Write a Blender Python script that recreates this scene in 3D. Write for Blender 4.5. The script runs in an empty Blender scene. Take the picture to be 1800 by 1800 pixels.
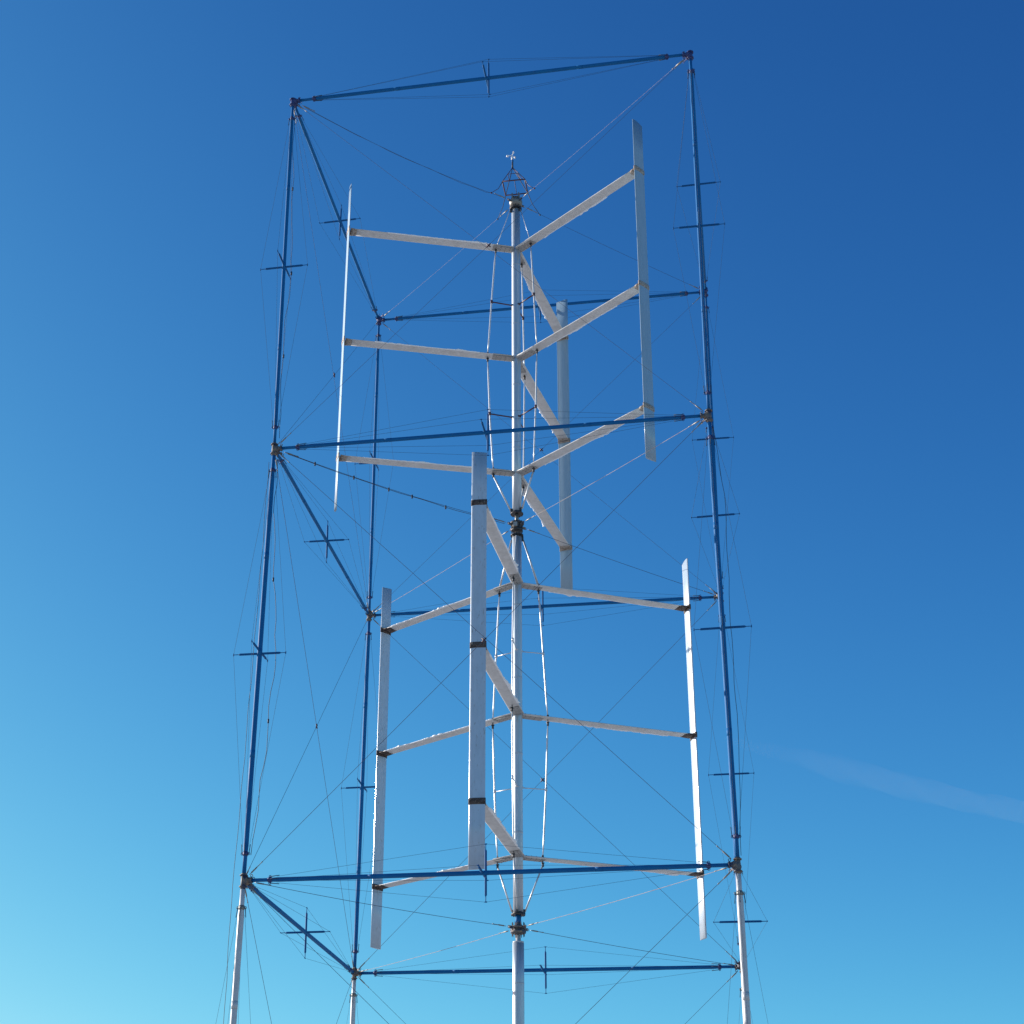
import bpy, bmesh, math, random
from mathutils import Vector as V, Matrix
random.seed(11)
C = bpy.context.scene.collection
PI = math.pi
H0 = 10.5                      # height of the frame's lowest beams above the ground
D = 11.183                     # depth of the square frame
MX, MY = 0.0, D/2              # turbine axis

# ------------------------------------------------------------------ materials
def mat(name, col, rough=.5, metal=0.0, coat=0.0, var=None, scale=6.0, stretch=(1,1,1), thr=(.5,.7), bump=0.0, spec=.5):
    m = bpy.data.materials.new(name); m.use_nodes = True
    n = m.node_tree; b = n.nodes['Principled BSDF']
    b.inputs['Base Color'].default_value = (*col, 1)
    b.inputs['Roughness'].default_value = rough
    b.inputs['Metallic'].default_value = metal
    b.inputs['Coat Weight'].default_value = coat; b.inputs['Coat Roughness'].default_value = .14
    b.inputs['Specular IOR Level'].default_value = spec
    if var:
        tc = n.nodes.new('ShaderNodeTexCoord'); mp = n.nodes.new('ShaderNodeMapping')
        mp.inputs['Scale'].default_value = stretch
        n.links.new(tc.outputs['Object'], mp.inputs[0])
        cur = None
        for k, (c2, sc, lo, hi) in enumerate(var):
            no = n.nodes.new('ShaderNodeTexNoise'); no.inputs['Scale'].default_value = sc
            no.inputs['Detail'].default_value = 6; no.inputs['Roughness'].default_value = .65
            n.links.new(mp.outputs[0], no.inputs[0])
            r = n.nodes.new('ShaderNodeMapRange'); r.inputs[1].default_value = lo; r.inputs[2].default_value = hi
            n.links.new(no.outputs[0], r.inputs[0])
            mx = n.nodes.new('ShaderNodeMix'); mx.data_type = 'RGBA'
            n.links.new(r.outputs[0], mx.inputs[0])
            if cur: n.links.new(cur, mx.inputs[6])
            else: mx.inputs[6].default_value = (*col, 1)
            mx.inputs[7].default_value = (*c2, 1)
            cur = mx.outputs[2]
            if k == 0 and bump:
                bp = n.nodes.new('ShaderNodeBump'); bp.inputs['Strength'].default_value = bump; bp.inputs['Distance'].default_value = .01
                n.links.new(no.outputs[0], bp.inputs['Height']); n.links.new(bp.outputs[0], b.inputs['Normal'])
                rr = n.nodes.new('ShaderNodeMapRange'); rr.inputs[3].default_value = rough*.8; rr.inputs[4].default_value = min(1, rough*1.35)
                n.links.new(no.outputs[0], rr.inputs[0]); n.links.new(rr.outputs[0], b.inputs['Roughness'])
        n.links.new(cur, b.inputs['Base Color'])
    return m
RUST = (.16, .075, .04)
M = dict(
    blue=mat('blue_paint', (.003,.108,.30), .6, var=[((.004,.135,.34), 3, .45, .75), ((.26,.20,.15), 14, .70, .76)], bump=.1, spec=.2),
    bluebar=mat('dark_blue_paint', (.002,.08,.24), .6, var=[((.003,.11,.29), 9, .45, .7)], bump=.1, spec=.2),
    whitepole=mat('worn_white_paint', (.50,.50,.52), .4, var=[((.45,.44,.44), 3, .45, .7), (RUST, 16, .62, .72)], stretch=(3,3,1), bump=.15),
    mast=mat('mast_silver_paint', (.48,.53,.58), .42, .6, coat=.0, var=[((.40,.45,.50), 2.5, .45, .75), ((.30,.28,.26), 18, .68, .76)], stretch=(4,4,.6), bump=.05),
    wornblade=mat('worn_blade_gelcoat', (.43,.51,.60), .36, coat=.6, var=[((.36,.43,.51), 4, .42, .8), ((.30,.31,.32), 7, .60, .66), ((.22,.20,.18), 21, .66, .72)], stretch=(3,3,.8), bump=.05),
    blade=mat('blade_gelcoat', (.28,.39,.48), .36, coat=.45, var=[((.24,.34,.42), 4, .42, .8), ((.30,.31,.32), 15, .68, .76)], stretch=(3,3,.5), bump=.04),
    arm=mat('arm_gelcoat', (.63,.62,.605), .45, var=[((.50,.485,.46), 5, .42, .75), ((.30,.27,.24), 16, .68, .76)], bump=.08),
    plate=mat('grey_steel_plate', (.36,.35,.335), .5, .2, var=[((.26,.24,.22), 14, .45, .7)], bump=.1),
    bolt=mat('dark_bolt', (.06,.05,.045), .5, .5),
    rustband=mat('rusty_band', (.075,.05,.04), .7, var=[((.34,.27,.22), 30, .56, .64), ((.035,.02,.015), 9, .5, .6)], bump=.4),
    paleband=mat('weathered_band', (.38,.33,.28), .6, var=[((.16,.10,.07), 24, .5, .6)], bump=.3),
    ice=mat('rime_ice', (.88,.90,.92), .55, var=[((.75,.80,.85), 20, .4, .7)], bump=.5),
    rod=mat('rod_white_paint', (.58,.60,.63), .38, .3, coat=.2, var=[((.42,.40,.38), 12, .5, .7)], stretch=(3,3,1)),
    maroon=mat('maroon_paint', (.07,.02,.035), .5, var=[((.05,.015,.02), 15, .4, .7)]),
    darksteel=mat('dark_steel', (.045,.05,.06), .45, .5, var=[((.14,.10,.07), 20, .5, .65)], bump=.2),
    galv=mat('galvanised_steel', (.21,.205,.19), .45, .4, var=[((.25,.22,.18), 24, .5, .65)], bump=.2),
    joint=mat('rusty_joint', (.13,.12,.12), .6, .2, var=[((.28,.20,.12), 13, .5, .62), ((.03,.04,.09), 9, .5, .6)], bump=.4),
    joint_blue=mat('blue_joint', (.03,.05,.17), .5, .1, var=[((.06,.04,.055), 13, .55, .68)], bump=.4),
    wire=mat('wire_rope', (.03,.06,.10), .8),
    wirelight=mat('pale_wire_rope', (.42,.37,.35), .7, .0, var=[((.35,.2,.15), 5, .5, .6)]),
    brace=mat('brace_wire_rope', (.045,.05,.085), .8),
    cable=mat('black_cable', (.03,.035,.05), .6),
    white=mat('white_plastic', (.75,.75,.75), .4),
    concrete=mat('concrete', (.32,.31,.29), .85, var=[((.22,.21,.20), 4, .4, .7)], bump=.3),
)

# ------------------------------------------------------------------ mesh builder
class MB:
    def __init__(s): s.v = []; s.f = []; s.sm = []
    def ring(s, pts): i = len(s.v); s.v += [tuple(p) for p in pts]; return i
    def tube(s, a, b, r1, r2=None, n=14, cap=True, steps=None):
        a, b = V(a), V(b); r2 = r1 if r2 is None else r2
        s.poly([a, b], [r1, r2], n, cap)
    def poly(s, pts, rad, n=10, cap=True):
        pts = [V(p) for p in pts]
        if not isinstance(rad, (list, tuple)): rad = [rad]*len(pts)
        d0 = (pts[1]-pts[0]).normalized()
        u = d0.cross(V((0,0,1)))
        if u.length < .05: u = d0.cross(V((1,0,0)))
        u.normalize(); idx = []
        for k, p in enumerate(pts):
            if k == 0: d = d0
            elif k == len(pts)-1: d = (pts[k]-pts[k-1]).normalized()
            else:
                d = (pts[k+1]-pts[k-1])
                d = d.normalized() if d.length > 1e-9 else d0
            u = (u - d*u.dot(d)).normalized(); w = d.cross(u)
            idx.append(s.ring([p + (u*math.cos(2*PI*i/n) + w*math.sin(2*PI*i/n))*rad[k] for i in range(n)]))
        for a, b in zip(idx, idx[1:]):
            for i in range(n):
                j = (i+1) % n; s.f.append((a+i, a+j, b+j, b+i)); s.sm.append(n > 6)
        if cap:
            s.f.append(tuple(idx[0]+i for i in reversed(range(n)))); s.sm.append(False)
            s.f.append(tuple(idx[-1]+i for i in range(n))); s.sm.append(False)
    def box(s, c, x, y, z, hx, hy, hz):
        c, x, y, z = V(c), V(x).normalized(), V(y).normalized(), V(z).normalized()
        i = s.ring([c + x*hx*a + y*hy*b + z*hz*e for e in (-1,1) for b in (-1,1) for a in (-1,1)])
        for q in ((0,2,3,1),(4,5,7,6),(0,1,5,4),(2,6,7,3),(0,4,6,2),(1,3,7,5)):
            s.f.append(tuple(i+k for k in q)); s.sm.append(False)
    def torus(s, c, nrm, R, r, n=16, m=6):
        c, nrm = V(c), V(nrm).normalized(); u = nrm.orthogonal().normalized(); w = nrm.cross(u)
        b = len(s.v)
        for i in range(n):
            a = 2*PI*i/n; d = u*math.cos(a)+w*math.sin(a)
            s.ring([c + d*(R + r*math.cos(2*PI*j/m)) + nrm*r*math.sin(2*PI*j/m) for j in range(m)])
        for i in range(n):
            for j in range(m):
                i2, j2 = (i+1) % n, (j+1) % m
                s.f.append((b+i*m+j, b+i2*m+j, b+i2*m+j2, b+i*m+j2)); s.sm.append(True)
    def loft(s, rings, cap=True):
        n = len(rings[0]); idx = [s.ring(r) for r in rings]
        for a, b in zip(idx, idx[1:]):
            for i in range(n):
                j = (i+1) % n; s.f.append((a+i, a+j, b+j, b+i)); s.sm.append(True)
        if cap:
            s.f.append(tuple(idx[0]+i for i in reversed(range(n)))); s.sm.append(False)
            s.f.append(tuple(idx[-1]+i for i in range(n))); s.sm.append(False)
    def sphere(s, c, r, n=12, m=8, sc=(1,1,1), jit=0):
        c = V(c); rings = []
        for k in range(m+1):
            t = PI*k/m; t = min(max(t, .05), PI-.05)
            rings.append([c + V((math.sin(t)*math.cos(2*PI*i/n)*sc[0], math.sin(t)*math.sin(2*PI*i/n)*sc[1], math.cos(t)*sc[2]))*r*(1+random.uniform(-jit, jit)) for i in range(n)])
        s.loft(rings)
    def build(s, name, m, parent=None, label=None, loc=None):
        me = bpy.data.meshes.new(name); me.from_pydata(s.v, [], s.f); me.update()
        me.polygons.foreach_set('use_smooth', s.sm)
        me.materials.append(M[m] if isinstance(m, str) else m)
        me.validate()
        bm_ = bmesh.new(); bm_.from_mesh(me); bmesh.ops.recalc_face_normals(bm_, faces=bm_.faces); bm_.to_mesh(me); bm_.free()
        o = bpy.data.objects.new(name, me); C.objects.link(o)
        if parent: o.parent = parent; 
        if label: o['label'] = label
        return o
def tag(o, label, cat, group=None, kind=None):
    o['label'] = label; o['category'] = cat
    if group: o['group'] = group
    if kind: o['kind'] = kind
def empty(name, label, cat, group=None):
    o = bpy.data.objects.new(name, None); C.objects.link(o); tag(o, label, cat, group); return o
def struct(o): o['kind'] = 'structure'; return o
def P(x, y, z): return V((x, y, z + H0))

# ------------------------------------------------------------------ the frame: twelve nodes measured on the real thing
N = {('A',1):(-5.553,0,22.229),('B',1):(5.520,0,22.301),('C',1):(-5.515,D,22.195),('D',1):(5.552,D,22.173),
     ('A',2):(-5.439,0,11.087),('B',2):(5.462,0,11.106),('C',2):(-5.475,D,11.193),('D',2):(5.473,D,11.153),
     ('A',3):(-5.500,0,-.023),('B',3):(5.524,0,.018),('C',3):(-5.525,D,.005),('D',3):(5.473,D,.001),
     ('A',4):(-5.56,-.02,-10.3),('B',4):(5.55,0,-10.3),('C',4):(-5.53,D,-10.3),('D',4):(5.50,D,-10.3)}
N = {k: P(*v) for k, v in N.items()}
frame = empty('lattice_tower', 'tall square frame of blue tubes on white legs around the two wind rotors', 'tower')
AX = [V((1,0,0)), V((0,1,0)), V((0,0,1))]

def member(name, a, b, r, m, axes, label=None, wire_r=.0031, endcol=.62, half=.66):
    """one tube with a cross of spreader bars at mid-length and four stay wires over the bar tips"""
    a, b = V(a), V(b); d = (b-a).normalized(); L = (b-a).length
    mb = MB(); e = .14
    p = [a+d*e, a+d*(endcol-.02), a+d*(endcol+.18), b-d*(endcol+.18), b-d*(endcol-.02), b-d*e]
    mb.poly(p, [r*.80, r*.80, r, r, r*.80, r*.80], 16)
    for t in (.27, .5, .73):                                    # sleeves where the tube sections join
        q = a+d*L*t; mb.poly([q-d*.09, q+d*.09], [r*1.035, r*1.035], 16)
    o = mb.build(name, m, frame, label)
    mid = (a+b)/2
    tips = []
    for k, ax in enumerate(axes):
        s_ = MB(); off = d*(.035 if k else -.035)
        jit = V((random.uniform(-1,1), random.uniform(-1,1), random.uniform(-1,1)))*.025
        ax2 = (ax + jit).normalized(); ax2 = (ax2 - d*ax2.dot(d)).normalized()
        c = mid+off
        s_.poly([c-ax2*(half-.14), c-ax2*(half-.17), c+ax2*(half-.17), c+ax2*(half-.14)], [.016, .027, .027, .016], 12)
        for sg in (-1, 1):
            s_.poly([c+ax2*sg*(half-.15), c+ax2*sg*half], [.010, .009], 8)
            s_.poly([c+ax2*sg*(half-.012)-d*.03, c+ax2*sg*(half-.012)+d*.03], .013, 8)
            tips.append((c+ax2*sg*(half-.01), ax2*sg))
        s_.build('spreader_bar', 'bluebar', o)
    for tip, ax in tips:
        w = MB(); rr = r*.74+.035
        st = a+d*endcol+ax*rr; en = b-d*endcol+ax*rr
        w.poly([st+d*.16, tip, en-d*.16], wire_r, 6)
        for q, sg in ((st, 1), (en, -1)):                        # turnbuckle at each end
            w.poly([q, q+(tip-q).normalized()*.22], [.011, .008], 8)
        w.build('stay_wire', 'wire', o)
    for t, sg in ((a+d*endcol, 1), (b-d*endcol, -1)):
        c_ = MB(); c_.poly([t-d*.05, t+d*.05], r*.74+.014, 16)
        for _, ax in tips:
            c_.torus(t+ax*(r*.74+.035), ax.cross(d), .028, .007, 14, 6)
            c_.box(t+ax*(r*.74+.012), ax, d, ax.cross(d), .02, .03, .012)
        c_.build('collar', 'joint_blue' if m != 'whitepole' else 'galv', o)
    return o
for c in 'ABCD':
    member('column', N[c,2], N[c,1], .049, 'blue', AX[:2])
    member('column', N[c,3], N[c,2], .060, 'blue', AX[:2])
    member('column', N[c,4], N[c,3], .072, 'whitepole', AX[:2], 'lowest column section in worn white paint')
for l in (1,2,3):
    for a, b, ax in (('A','B',AX[1:]), ('C','D',AX[1:]), ('A','C',[AX[0],AX[2]]), ('B','D',[AX[0],AX[2]])):
        member('beam', N[a,l], N[b,l], .049 if l < 3 else .052, 'blue', ax)
# corner joints: a stubby hub with flanges, lugs and bolts
for (c, l), p in N.items():
    if l == 4: continue
    j = MB(); sx = 1 if c in 'AC' else -1; sy = 1 if c in 'AB' else -1
    q = p + V((sx*.04, sy*.04, 0))
    j.poly([p+V((0,0,-.20)), p+V((0,0,.16 if l > 1 else .07))], .062, 14)
    j.poly([q+V((0,0,-.085)), q+V((0,0,-.04)), q+V((0,0,.04)), q+V((0,0,.085))], [.07,.105,.105,.07], 12)
    for dz in (-.14, .12 if l > 1 else .05): j.poly([p+V((0,0,dz-.012)), p+V((0,0,dz+.012))], .092, 14)
    for dx, dy in ((sx,0),(0,sy)):
        dd = V((dx,dy,0)); s0 = p+dd*.10
        j.poly([s0, s0+dd*.10], .05, 12); j.poly([s0+dd*.07, s0+dd*.095], .078, 14)
        for kk in range(4):
            a_ = PI/4+kk*PI/2; off = V((-dd.y,dd.x,0))*math.cos(a_)*.06+V((0,0,1))*math.sin(a_)*.06
            j.poly([s0+off+dd*.055, s0+off+dd*.115], .010, 6)
    for dz in (1,-1):
        j.box(q+V((sx*.085, sy*.085, dz*.07)), (sx,sy,0), (0,0,1), (-sy,sx,0), .055, .028, .008)
        j.torus(q+V((sx*.14, sy*.14, dz*.09)), V((-sy,sx,0)), .028, .008, 12, 6)
        j.torus(q+V((sx*.13, 0, dz*.12)), V((0,1,0)), .028, .008, 12, 6)
        j.torus(q+V((0, sy*.13, dz*.12)), V((1,0,0)), .028, .008, 12, 6)
    j.build('corner_joint', 'joint_blue' if l == 1 else ('joint' if l == 2 else 'joint'), frame)
# face bracing: crossed wire ropes with turnbuckles
def rope(name, a, b, r, m, parent, sag=.0, fit=True, wob=0.0, fm='galv', gap=.22):
    a, b = V(a), V(b); d = (b-a).normalized(); a2, b2 = a+d*gap, b-d*gap; L = (b2-a2).length
    n = 24 if (sag or wob) else 2; pts = []
    for i in range(n+1):
        t = i/n; q = a2.lerp(b2, t); q.z -= sag*4*t*(1-t)
        if wob and 0 < i < n: q += V((random.uniform(-1,1), random.uniform(-1,1), random.uniform(-1,1)))*wob
        pts.append(q)
    mb = MB(); mb.poly(pts, r, 6)
    o = mb.build(name, m, parent)
    if fit:
        for q, s in ((a2, 1), (b2, -1)):
            f = MB(); f.poly([q-d*s*.03, q+d*s*.02, q+d*s*.03, q+d*s*.20, q+d*s*.21, q+d*s*.27, q+d*s*.34, q+d*s*.35, q+d*s*.38, q+d*s*.39], [.008,.008,.017,.017,.009,.009,.009,.013,.013,.007], 8)
            f.build('turnbuckle', fm, o)
    return o
for lo, hi in ((2,1),(3,2),(4,3)):
    for a, b in (('A','B'),('A','C'),('C','D'),('B','D')):
        ca, cb = N[a,lo], N[b,hi]; da, db = N[b,lo], N[a,hi]
        rw = .0038 if hi == 1 else .0052; o = rope('brace_wire', ca, cb, rw, 'brace', frame)
        rope('brace_wire', da, db, rw, 'brace', frame)
        mid = (ca+cb)/2; cl = MB()
        cl.poly([mid-(cb-ca).normalized()*.07, mid+(cb-ca).normalized()*.07], .018, 8)
        cl.poly([mid-(db-da).normalized()*.07, mid+(db-da).normalized()*.07], .018, 8)
        cl.build('wire_clamp', 'maroon', o)
for c in 'ABCD':
    f = MB(); p = N[c,4]
    f.box(p+V((0,0,.02)), AX[0], AX[1], AX[2], .18, .18, .012)
    for i in (-1,1):
        for k in (-1,1): f.poly([p+V((i*.13,k*.13,.03)), p+V((i*.13,k*.13,.09))], .014, 6)
    b = f.build('base_plate', 'galv', frame)
    g = MB(); g.box(p+V((0,0,-.13)), AX[0], AX[1], AX[2], .45, .45, .135); g.build('footing', 'concrete', frame)

# ------------------------------------------------------------------ rotors
def airfoil(n=36, t=.18):
    pts = []
    for i in range(n):
        a = 2*PI*i/n; x = .5*(1+math.cos(a))                      # 1 = trailing edge, 0 = leading edge
        y = 5*t*(.2969*math.sqrt(x)-.1260*x-.3516*x*x+.2843*x**3-.1036*x**4)
        if x < .11: y = max(y, .062*math.sqrt(max(0, 1-(1-x/.11)**2)))
        if x > .93: y = max(y, .012)
        pts.append((x-.42, y if a <= PI else -y))
    return pts
AF = airfoil()
def section(c, ch, th, chord, thick=1.0, grow=0.0):
    return [c + ch*(x*chord + (grow if x > 0 else -grow)) + th*(y*chord*thick + (grow if y > 0 else -grow)) for x, y in AF]
def rotor(th0, zr, zt, ztop, zbot, m_top, m_bot, label, grp, band, rungm, raise_root):
    root = empty('wind_rotor', label, 'wind rotor', grp)
    ax = P(MX, MY, 0)
    R = 5.06
    def at(r, a, z): return V((MX+r*math.cos(a), MY+r*math.sin(a), z+H0))
    mb = MB(); r = .128
    seg = [m_bot]+[m_bot+(m_top-m_bot)*k/5 for k in range(1,5)]+[m_top]
    mb.poly([at(0,0,z) for z in seg], r, 40)
    for z in seg[1:-1]: mb.poly([at(0,0,z-.02), at(0,0,z+.02)], r+.0035, 40)
    mb.build('rotor_mast', 'mast', root)
    for z in (m_top, m_bot):                                      # end flanges with three ears
        f = MB(); s = -1 if z == m_top else 1
        f.poly([at(0,0,z-.015), at(0,0,z+.015)], .18, 28)
        f.poly([at(0,0,z+s*.02), at(0,0,z+s*.06)], .137, 28)
        for k in range(3):
            a = th0+k*2*PI/3
            f.box(at(.16,a,z+s*.08), (math.cos(a),math.sin(a),0), (0,0,1), (-math.sin(a),math.cos(a),0), .03,.07,.012)
        for k in range(10):
            a = k*PI/5; f.poly([at(.165,a,z-.035), at(.165,a,z+.035)], .011, 6)
        f.build('end_flange', 'darksteel', root)
    prof = [.63,.75,.86,.79,.68]
    for k in range(3):
        a = th0+k*2*PI/3
        rad = V((math.cos(a), math.sin(a), 0)); tan = V((-math.sin(a), math.cos(a), 0)); up = AX[2]
        # blade: chord along the tangent, rounded leading edge on the clockwise side
        b = MB(); pitch = math.radians(0)
        ch = (tan*math.cos(pitch)+rad*math.sin(pitch)); tk = (rad*math.cos(pitch)-tan*math.sin(pitch))
        zt_, zb_ = ztop[k], zbot[k]; n = 10; rings = []
        for i in range(n+1):
            z = zb_+(zt_-zb_)*i/n; rings.append(section(at(R+.03, a, z), ch, tk, .385, .95))
        # slanted tips: trailing edge runs further than the leading edge
        b.loft(rings)
        for i, (idx0) in enumerate((0, n*len(AF))):
            for v in range(len(AF)):
                x = AF[v][0]; q = list(b.v[idx0+v]); q[2] += (0 if i == 0 else -.05)*(x+.42); b.v[idx0+v] = tuple(q)
        bl = b.build('blade', 'blade' if band == 'paleband' else 'wornblade', root)
        for j in range(3):
            z = zt[j]
            cb = MB(); c = at(R+.03, a, z)
            cb.loft([section(c+up*dz, ch, tk, .392, .97, g) for dz, g in ((-.075,.003),(-.07,.009),(.07,.009),(.075,.003))])
            # bolts along the band
            for q in range(5):
                s_ = -.11+q*.05
                for sg in (-1,1):
                    cb.poly([c+ch*s_+tk*sg*.02, c+ch*s_+tk*sg*.052], .009, 6)
            # wedge-shaped bracket reaching to the arm
            wd = .30 if band == 'rustband' else .20; c2 = at(R-wd, a, z); 
            cb.loft([section(at(R-.02,a,z), tan, up, .36, .9, .006), section(at(R-(wd*.5),a,z), tan, up, .335, .98, .006), section(c2, tan, up, .30, 1.0, .004)])
            cb.build('clamp_band', band, bl)
            # arm
            am = MB(); z0 = zr[j]+raise_root; rings = []
            for i in range(13):
                t = i/12; rr = .10+(R-.14-.10)*t; rings.append(section(at(rr, a, z0+(z-z0)*t), tan, up, .335, .95))
            am.loft(rings); arm = am.build('arm', 'arm', root)
            # root plates above and below, following the arm, with bolts
            pl = MB()
            for sg in (-1,1):
                pr = []
                for rr, w0, w1 in ((.09,-.075,.15),(.45,-.075,.165),(.72,-.075,.165)):
                    cz = z0+(z-z0)*rr/R+sg*.031
                    pr.append([at(rr,a,cz)+tan*w0+up*e for e in (-.005,.005)]+[at(rr,a,cz)+tan*w1+up*e for e in (.005,-.005)])
                pl.loft(pr)
            pl.sm = [False]*len(pl.sm)
            po = pl.build('root_plate', 'plate', arm)
            bo = MB()
            for rr in (.20,.34,.48,.62):
                for w_ in (-.075,.02,.11):
                    cc = at(rr,a,z0+(z-z0)*rr/R)+tan*w_
                    bo.poly([cc-up*.046, cc+up*.046], .008, 6)
            bo.build('bolt', 'bolt', arm)
            # rime ice hanging from the trailing edge, uneven
            ic = MB(); rr_ = []; nst = 150; ph = random.uniform(0, 50); low = m_top < 15; L0 = random.uniform(.7,1.3); L1 = R-(random.uniform(.25,.7) if low else random.uniform(.5,2.2))
            for q in range(nst+1):
                rr0 = L0+(L1-L0)*q/nst; x = rr0*1.0+ph
                env = .5+.5*math.sin(x*2.1+math.sin(x*1.3)*2.0); env = max(0, env-.30)
                e = .003+.045*env*(.55+.45*math.sin(x*13.0+math.sin(x*5.1)*3)) + (random.uniform(0,.014) if env > 0 else 0)
                if env > .62: e += .018*abs(math.sin(x*4.3))
                e *= 1.3
                if low: e = e*1.2+.014*(.6+.4*math.sin(x*9))
                cz = z0+(z-z0)*rr0/R; c0 = at(rr0,a,cz)+tan*(.335*.572)
                rr_.append([c0-tan*.030+up*.007, c0+tan*e*.5+up*.008, c0+tan*e-up*.002, c0+tan*e*.6-up*(.006+e*.25), c0-tan*.028-up*.008])
            ic.loft(rr_)
            if ic.v: ic.build('ice_fringe', 'ice', arm)
        # bowed tie rod held off the mast by rungs, one per arm direction
        zz = [m_top-.10, zr[0], (zr[0]+zr[1])/2, zr[1], (zr[1]+zr[2])/2, zr[2], m_bot+.10]
        rr = [.19]+prof+[.19]
        side = tan*0.02
        pts = [at(rr[i], a, zz[i])+side for i in range(7)]
        for i in range(6):
            pass
        tr = MB()
        tr.poly(pts[:2], .011, 8)
        for s0, s1 in ((1,3),(3,5)):
            q = []
            for i in range(s0, s1):
                for t in (0,.25,.5,.75): q.append(pts[i].lerp(pts[i+1], t))
            q.append(pts[s1]); q[0] = q[0]-up*.12; q[-1] = q[-1]+up*.12
            tr.poly(q, [.012]+[.023]*(len(q)-2)+[.012], 12)
        tr.poly([pts[5]-up*.1, pts[6]], .026 if m_top > 15 else .022, 12)
        if m_top < 15: tr.poly([pts[0], pts[1]+up*.1], .026, 12)
        ro = tr.build('tie_rod', 'rod', root)
        for i in (1,3,5):
            fi = MB()
            for sg in (-1,1):
                p = pts[i]+up*sg*.10; fi.poly([p-up*.05, p+up*.05], .030, 10)
                fi.box(pts[i]+up*sg*.052, rad, tan, up, .035, .03, .012)
            fi.poly([pts[i]-up*.15, pts[i]+up*.15], .014, 8)
            fi.build('rod_end', 'darksteel', ro)
        for i in (2,4):
            rg = MB(); p = pts[i]; q = at(.12, a, zz[i]-.03)
            rg.poly([q, p], .020 if rungm == 'maroon' else .013, 10)
            rg.poly([p-up*.05, p+up*.05], .036 if rungm == 'maroon' else .032, 12)
            rg.poly([q-tan*.05, q+tan*.05], .028, 8)
            rg.build('rung', rungm, root)
    return root
import numpy as np
UP = math.radians(200.11); LO = math.radians(146.91)
rotor(UP, [20.459,16.621,12.827], [20.459,16.621,12.827], [22.12,22.15,21.95], [11.24,11.27,11.43], 22.02, 11.60,
      'upper white three-blade wind rotor with maroon rungs, inside the top half of the blue frame', 'stacked wind rotors', 'paleband', 'maroon', .03)
rotor(LO, [9.403,5.602,1.761], [9.42,5.63,1.79], [10.83,10.85,10.92], [.12,.21,.10], 10.93, .32,
      'lower white three-blade wind rotor with dark rusty clamps, in the frame\'s bottom half', 'stacked wind rotors', 'rustband', 'rod', .05)

# ------------------------------------------------------------------ bearings held by four guy ropes each
def lathe(mb, z, prof, n=28):
    mb.poly([P(MX,MY,z+dz) for dz, r in prof], [r for dz, r in prof], n)
def bearing(z, l, label, m, style):
    root = empty('rotor_bearing', label, 'bearing', 'bearings on the rotor axis')
    mb = MB()
    if style == 'top': prof = [(-.17,.12),(-.13,.12),(-.13,.18),(-.03,.19),(0,.2),(.04,.2),(.06,.13),(.10,.11),(.18,.11)]
    elif style == 'mid': prof = [(-.16,.12),(-.14,.165),(-.11,.165),(-.10,.15),(.05,.15),(.06,.20),(.10,.20),(.11,.12),(.14,.10)]
    else: prof = [(-.14,.08),(-.12,.19),(-.07,.2),(-.05,.12),(0,.12),(.01,.2),(.05,.2),(.06,.1),(.14,.08)]
    q = []
    lathe(mb, z, prof)
    mb.build('housing', m, root)
    sh = MB()
    if style == 'mid': lathe(sh, z, [(.1,.055),(.36,.055)]); lathe(sh, z, [(-.34,.07),(-.2,.07)])
    elif style == 'bottom': lathe(sh, z, [(.10,.075),(.34,.075)])
    else: lathe(sh, z, [(-.3,.06),(-.1,.06)])
    sh.build('shaft', 'galv' if style != 'bottom' else 'blue', root)
    bl = MB()
    for k in range(12):
        a = k*PI/6+.1; p = P(MX+.155*math.cos(a), MY+.155*math.sin(a), z)
        bl.poly([p-V((0,0,.20)), p+V((0,0,.15))], .009, 6)
    bl.build('bolt', 'bolt', root)
    if style == 'mid':
        bx = MB(); bx.box(P(MX-.02, MY-.19, z-.02), AX[0], AX[1], AX[2], .055, .03, .06); bx.build('sensor_box', 'plate', root)
    if style == 'top':
        t = MB()
        for s in (-1,1): t.box(P(MX+s*.10, MY-.02, z+.20), AX[0], AX[1], AX[2], .018, .09, .12)
        t.box(P(MX, MY+.04, z+.20), AX[0], AX[1], AX[2], .08, .02, .10)
        t.build('bracket', 'galv', root)
    for c in 'ABCD':
        sx = -1 if c in 'AC' else 1; sy = -1 if c in 'AB' else 1
        a = P(MX+sx*.15, MY+sy*.15, z+.01); b = N[c,l]+V((-sx*.12,-sy*.12,0))
        lg = MB(); dd = V((sx,sy,0)).normalized()
        lg.box(a+dd*.02, dd, AX[2], V((-dd.y,dd.x,0)), .06, .035, .012); lg.torus(a+dd*.08, V((-dd.y,dd.x,0)), .032, .009, 12, 6)
        lg.build('lug', 'joint', root)
        pale = (l == 1 and c in 'BC') or (l == 2 and c in 'BC') or (l == 3 and c in 'BC')
        sag = {1:.20,2:.10,3:.05}[l] if c in 'A' else .03
        rope('guy_rope', a+dd*.05, b, (.0030 if l == 1 else .0056) if pale else (.0058 if l > 1 else .0044), 'wirelight' if pale else 'brace', root, sag=sag, gap=.16)
    return root
bearing(22.24, 1, 'grey top bearing with upright bracket on the upper rotor mast, roped to the highest corners', 'galv', 'top')
bearing(11.22, 2, 'dark bearing with small grey box between the upper and lower rotors', 'darksteel', 'mid')
bearing(-.03, 3, 'rusty bottom bearing with blue shaft under the lower rotor', 'joint', 'bottom')

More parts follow.
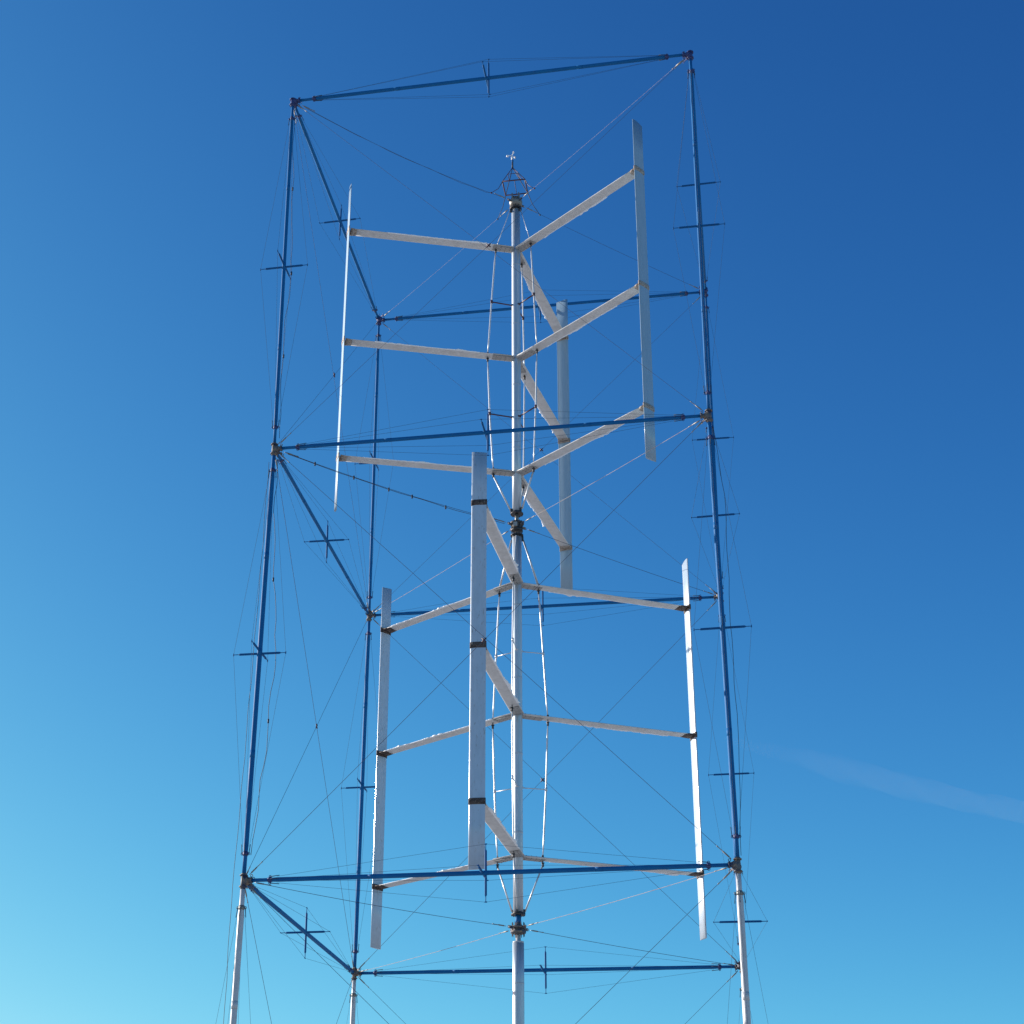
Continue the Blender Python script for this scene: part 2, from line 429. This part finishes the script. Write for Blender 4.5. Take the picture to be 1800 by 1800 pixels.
# support mast below
sm = empty('support_mast', 'wide white round mast under the bottom bearing, carrying the rotors from the ground', 'mast')
mb = MB(); zz = [-10.3,-8,-6,-4.5,-3.1,-1.4,-.40]
mb.poly([P(MX,MY,z) for z in zz], .145, 40)
for z in (-1.4,-4.5,-8): mb.poly([P(MX,MY,z-.012), P(MX,MY,z+.012)], .149, 40)
mb.build('mast_tube', 'mast', sm)
mb = MB(); lathe(mb, 0, [(-.402,.142),(-.36,.142),(-.358,.066),(-.19,.062)], 32); mb.build('neck_tube', 'whitepole', sm)
mb = MB(); mb.poly([P(MX,MY,-10.3), P(MX,MY,-10.2)], .3, 32); mb.build('base_flange', 'galv', sm)
mb = MB(); mb.box(P(MX,MY,-10.43), AX[0], AX[1], AX[2], .7, .7, .135); mb.build('footing', 'concrete', sm)

# ------------------------------------------------------------------ wire pyramid and anemometer over the top
py = empty('instrument_pyramid', 'small dark maroon wire pyramid frame straddling the top bearing on four splayed legs', 'instrument frame')
zt = 22.24; apex = P(MX-.10, MY, zt+1.36)
dirs = [(-1,-1),(1,-1),(1,1),(-1,1)]
legs = []
for i, (sx, sy) in enumerate(dirs):
    end = P(MX+sx*.66, MY+sy*.66, zt-.03); knee = P(MX-.02+sx*.345, MY+sy*.345, zt+.60)
    top2 = apex.lerp(knee, .47)
    mb = MB(); k2 = knee.lerp(end, .5)+V((-sx*.04,-sy*.04,-.03))
    mb.poly([apex, top2, knee, k2, end], [.011,.011,.012,.009,.009], 8)
    mb.sphere(end, .028, 8, 6); mb.build('leg', 'maroon' if i < 2 else 'cable', py); legs.append((top2, knee))
for lev, nm, r in ((1,'square_ring',.020),(0,'upper_ring',.009)):
    mb = MB()
    for i in range(4): mb.poly([legs[i][lev], legs[(i+1)%4][lev]], r, 8)
    mb.build(nm, 'maroon', py)
mb = MB()
for i, t in ((0,.32),(0,.85),(2,.5)):
    a_, b_ = legs[i], legs[(i+1)%4]
    mb.poly([a_[0].lerp(b_[0],t), a_[1].lerp(b_[1],t)], .009, 6)
mb.build('rib', 'maroon', py)
an = empty('anemometer', 'tiny white cup anemometer on a short dark blue stem atop the wire pyramid', 'anemometer')
mb = MB(); b0 = apex
mb.poly([b0-V((0,0,.02)), b0+V((0,0,.20))], [.028,.022], 10); mb.build('stem', 'cable', an)
mb = MB(); mb.poly([b0+V((0,0,.20)), b0+V((0,0,.21)), b0+V((0,0,.29)), b0+V((0,0,.30))], [.02,.03,.03,.02], 12); mb.build('socket', 'bluebar', an)
mb = MB(); mb.poly([b0+V((0,0,.30)), b0+V((-.01,0,.32)), b0+V((-.02,0,.45)), b0+V((-.02,0,.49))], [.022,.032,.028,.014], 12); mb.build('housing', 'white', an)
for k in range(3):
    a = math.radians(60+120*k); d = V((math.cos(a), math.sin(a), 0)); c = b0+V((-.02,0,.475)); w = V((-d.y,d.x,0))
    cu = MB(); cu.poly([c, c+d*.11], .006, 6)
    rings = [[c+d*.14+w*(.042*math.sin(t)-.02)+(d*math.cos(2*PI*i/12)+AX[2]*math.sin(2*PI*i/12))*.042*max(.05,math.cos(t)) for i in range(12)] for t in (0,.4,.8,1.2,1.5)]
    rings += [[c+d*.14+w*(.036*math.sin(t)-.02)+(d*math.cos(2*PI*i/12)+AX[2]*math.sin(2*PI*i/12))*.038*max(.05,math.cos(t)) for i in range(12)] for t in (1.5,1.0,.5,.0)]
    cu.loft(rings, cap=False); cu.build('cup', 'white', an)

# ------------------------------------------------------------------ loose cables
def hang(name, pts, r, label, amp=.05, knots=0, m='cable'):
    pts = [V(p) for p in pts]; out = []
    for i in range(len(pts)-1):
        n = max(4, int((pts[i+1]-pts[i]).length/.35))
        for k in range(n):
            t = k/n; q = pts[i].lerp(pts[i+1], t)
            if i or k: q += V((math.sin(len(out)*1.3)+random.uniform(-.6,.6), math.cos(len(out)*.9)+random.uniform(-.6,.6), 0))*amp*.5
            out.append(q)
    out.append(pts[-1])
    mb = MB(); mb.poly(out, r, 8)
    for k in range(knots):
        q = out[int((k+1)*len(out)/(knots+1))]; mb.poly([q-V((0,0,.05)), q+V((0,0,.05))], .022, 8)
    o = mb.build(name, m); tag(o, label, 'cable', 'loose cables on the tower'); return o
A1, A2, A3, B1, B2, B3 = N['A',1], N['A',2], N['A',3], N['B',1], N['B',2], N['B',3]
hang('signal_cable', [A1+V((.06,.02,-.3)), A1+V((.14,.05,-3)), A1+V((.18,.3,-5.6)), A1+V((.16,.06,-8)), A2+V((.12,.0,.3))], .006,
     'dark cable running down just right of the upper front left column', .04, 3)
hang('signal_cable', [A2+V((.1,0,-.3)), A2+V((.10,.1,-2.5)), A2+V((.24,.45,-5.3)), A2+V((.22,.15,-8)), A3+V((.12,.05,.6))], .007,
     'wavy dark cable hanging right of the lower front left column', .05, 2)
hang('signal_cable', [A2+V((-.1,-.05,-.4)), A2+V((-.12,-.10,-4)), A2+V((-.16,-.08,-5.6)), A2+V((-.22,-.1,-9)), A3+V((-.22,-.1,-.5)), A3+V((-.20,-.1,-4)), A3+V((-.16,-.1,-10.2))], .006,
     'dark cable strapped left of the lower front left column and down its white leg', .015, 0)
hang('signal_cable', [B2+V((.08,-.02,-.3)), B2+V((.26,-.05,-2.2)), B2+V((.22,-.1,-5.5)), B2+V((.24,-.05,-8.4)), B3+V((.08,0,.2))], .006,
     'dark cable looping right of the lower front right column', .02, 0)
tp = P(MX-.15, MY-.15, 22.24); ed = A1+V((.12,.12,0)); q = [ed.lerp(tp, t)+V((0,0,-.20*4*t*(1-t)-.012)) for t in (.03,.25,.5,.75,.88)]
hang('signal_cable', q+[P(MX-.64,MY-.64,22.25)], .0045, 'thin dark cable sagging from the top left corner to the wire pyramid', .025, 0)
mp = P(MX-.15, MY-.15, 11.2); ed = A2+V((.12,.12,0)); q = [ed.lerp(mp, t)+V((0,0,-.10*4*t*(1-t)-.012)) for t in (.03,.25,.5,.75,.97)]
hang('signal_cable', q, .007, 'dark cable with tape wraps from middle left corner to the middle bearing', .02, 6)

# ------------------------------------------------------------------ ground and sky
def ground():
    n = 72; r_ = [0,12,25,45,80,150,300,700,1800,5000,14000,40000]
    v = [(0,0,0)]; f = []
    for k, r in enumerate(r_[1:]):
        for i in range(n):
            a = 2*PI*i/n; x, y = r*math.cos(a), r*math.sin(a)
            z = 0 if r < 60 else (math.sin(x*.004+1)+math.cos(y*.0031))*min(r*.004, 12)-min(r*.004,12)*.6
            v.append((x, y+5, z))
    for i in range(n): f.append((0, 1+i, 1+(i+1) % n))
    for k in range(len(r_)-2):
        for i in range(n):
            j = (i+1) % n; a = 1+k*n; b = a+n; f.append((a+i, b+i, b+j, a+j))
    me = bpy.data.meshes.new('ground'); me.from_pydata(v, [], f)
    me.polygons.foreach_set('use_smooth', [True]*len(f))
    m = mat('snowy_ground', (.48,.47,.455), .9, var=[((.42,.41,.395), .6, .4, .7), ((.25,.20,.14), .35, .56, .68)], bump=.4)
    me.materials.append(m); o = bpy.data.objects.new('ground', me); C.objects.link(o); struct(o)
ground()

SUN_EL, SUN_AZ = 16.3, -75.0     # azimuth clockwise from +Y
w = bpy.data.worlds.new('World'); bpy.context.scene.world = w; w.use_nodes = True
nt = w.node_tree; bg = nt.nodes['Background']; bg.inputs[1].default_value = .066
sky = nt.nodes.new('ShaderNodeTexSky'); sky.sky_type = 'NISHITA'; sky.sun_disc = False
sky.sun_elevation = math.radians(SUN_EL); sky.sun_rotation = math.radians(SUN_AZ)
sky.air_density = .5; sky.dust_density = .5; sky.ozone_density = 3; sky.altitude = 0
sep = nt.nodes.new('ShaderNodeSeparateColor'); cmb = nt.nodes.new('ShaderNodeCombineColor')
nt.links.new(sky.outputs[0], sep.inputs[0])
def mth(op, x, y):
    m = nt.nodes.new('ShaderNodeMath'); m.operation = op
    for i, q in enumerate((x, y)):
        if isinstance(q, (int, float)): m.inputs[i].default_value = q
        else: nt.links.new(q, m.inputs[i])
    return m.outputs[0]
for i, (g, k, a) in enumerate(((1.6,0,3.95),(1.6,6.6,9.1),(1.5,7.6,9.15))):      # camera response of a vivid clear winter sky
    p = mth('POWER', mth('MULTIPLY', sep.outputs[i], .1), g)
    y = mth('DIVIDE', mth('MULTIPLY', p, a*10), mth('ADD', mth('MULTIPLY', p, k), 1))
    nt.links.new(mth('MINIMUM', y, 20), cmb.inputs[i])
nt.links.new(cmb.outputs[0], bg.inputs[0])
ld = bpy.data.lights.new('sun', 'SUN'); ld.energy = 5.0; ld.angle = math.radians(.5); ld.color = (1,.95,.87)
lo = bpy.data.objects.new('sun', ld); C.objects.link(lo)
e, a = math.radians(SUN_EL), math.radians(SUN_AZ)
sd = V((math.sin(a)*math.cos(e), math.cos(a)*math.cos(e), math.sin(e)))
lo.rotation_euler = sd.to_track_quat('Z', 'Y').to_euler(); lo.location = (-30, 30, 60)

# ------------------------------------------------------------------ camera
CP = V((5.5617, -35.0368, -8.8950+H0))
Rt = V((.983137705657745, .1820467615987086, .017298216828563338)); Up = V((.05821422664977936, -.40124435197484987, .9141192886182037)); Fw = V((-.17335326800955658, .8976981377944959, .40507616304924815))
cam = bpy.data.cameras.new('camera'); co = bpy.data.objects.new('camera', cam); C.objects.link(co)
mtx = Matrix((Rt, Up, -Fw)).transposed().to_4x4(); mtx.translation = CP; co.matrix_world = mtx
F, CX, CY = 2870.5443, 765.3136, 1036.0409
cam.sensor_width = 36; cam.lens = 36*F/1800; cam.shift_x = (900-CX)/1800; cam.shift_y = (CY-900)/1800
cam.clip_start = .1; cam.clip_end = 120000
bpy.context.scene.camera = co

# a faint old vapour trail, far off and high, a real soft-edged volume
def ray(px, py): return (Fw + Rt*(px-CX)/F - Up*(py-CY)/F).normalized()
def trail():
    pts = []; ds = [(1270,1300),(1400,1330),(1500,1358),(1600,1384),(1700,1408),(1800,1428),(1950,1462),(2200,1520)]
    H = 2600.0
    for px, p_y in ds:
        d = ray(px, p_y); pts.append(CP + d*((H)/d.z))
    mb = MB(); rings = []
    n = 40; P2 = []
    for i in range(len(pts)-1):
        for k in range(5): P2.append(pts[i].lerp(pts[i+1], k/5))
    P2.append(pts[-1])
    tot = len(P2)
    for i, p in enumerate(P2):
        t = i/(tot-1); d = (P2[min(i+1,tot-1)]-P2[max(i-1,0)]).normalized(); s = d.cross(AX[2]).normalized(); u = s.cross(d)
        wv = 1+.05*math.sin(i*.9)+.05*math.sin(i*2.3); ru = (22+72*min(1,t*4))*(1-.40*t)*wv; rs = (8+45*min(1,t*3)+75*t)*wv
        rings.append([p + s*math.copysign(abs(math.cos(2*PI*k/n))**3+.002, math.cos(2*PI*k/n))*rs*(1+.25*math.sin(i*1.1+2*math.sin(2*PI*k/n))) + u*math.sin(2*PI*k/n)*ru for k in range(n)])
    mb.loft(rings)
    m = bpy.data.materials.new('vapour'); m.use_nodes = True; nn = m.node_tree; nn.nodes.clear()
    out = nn.nodes.new('ShaderNodeOutputMaterial'); v = nn.nodes.new('ShaderNodeVolumePrincipled')
    v.inputs['Color'].default_value = (1,1,1,1); v.inputs['Density'].default_value = .00017; v.inputs['Anisotropy'].default_value = .3
    nn.links.new(v.outputs[0], out.inputs['Volume'])
    o = mb.build('vapour_trail', m); tag(o, 'faint slanting white vapour trail low in the sky to the right of the tower', 'vapour trail', kind='stuff')
trail()

sc = bpy.context.scene
sc.view_settings.view_transform = 'Standard'; sc.view_settings.look = 'None'; sc.view_settings.exposure = .6; sc.view_settings.gamma = 1
sc.render.engine = 'CYCLES'; sc.cycles.max_bounces = 8; sc.cycles.sample_clamp_indirect = 10
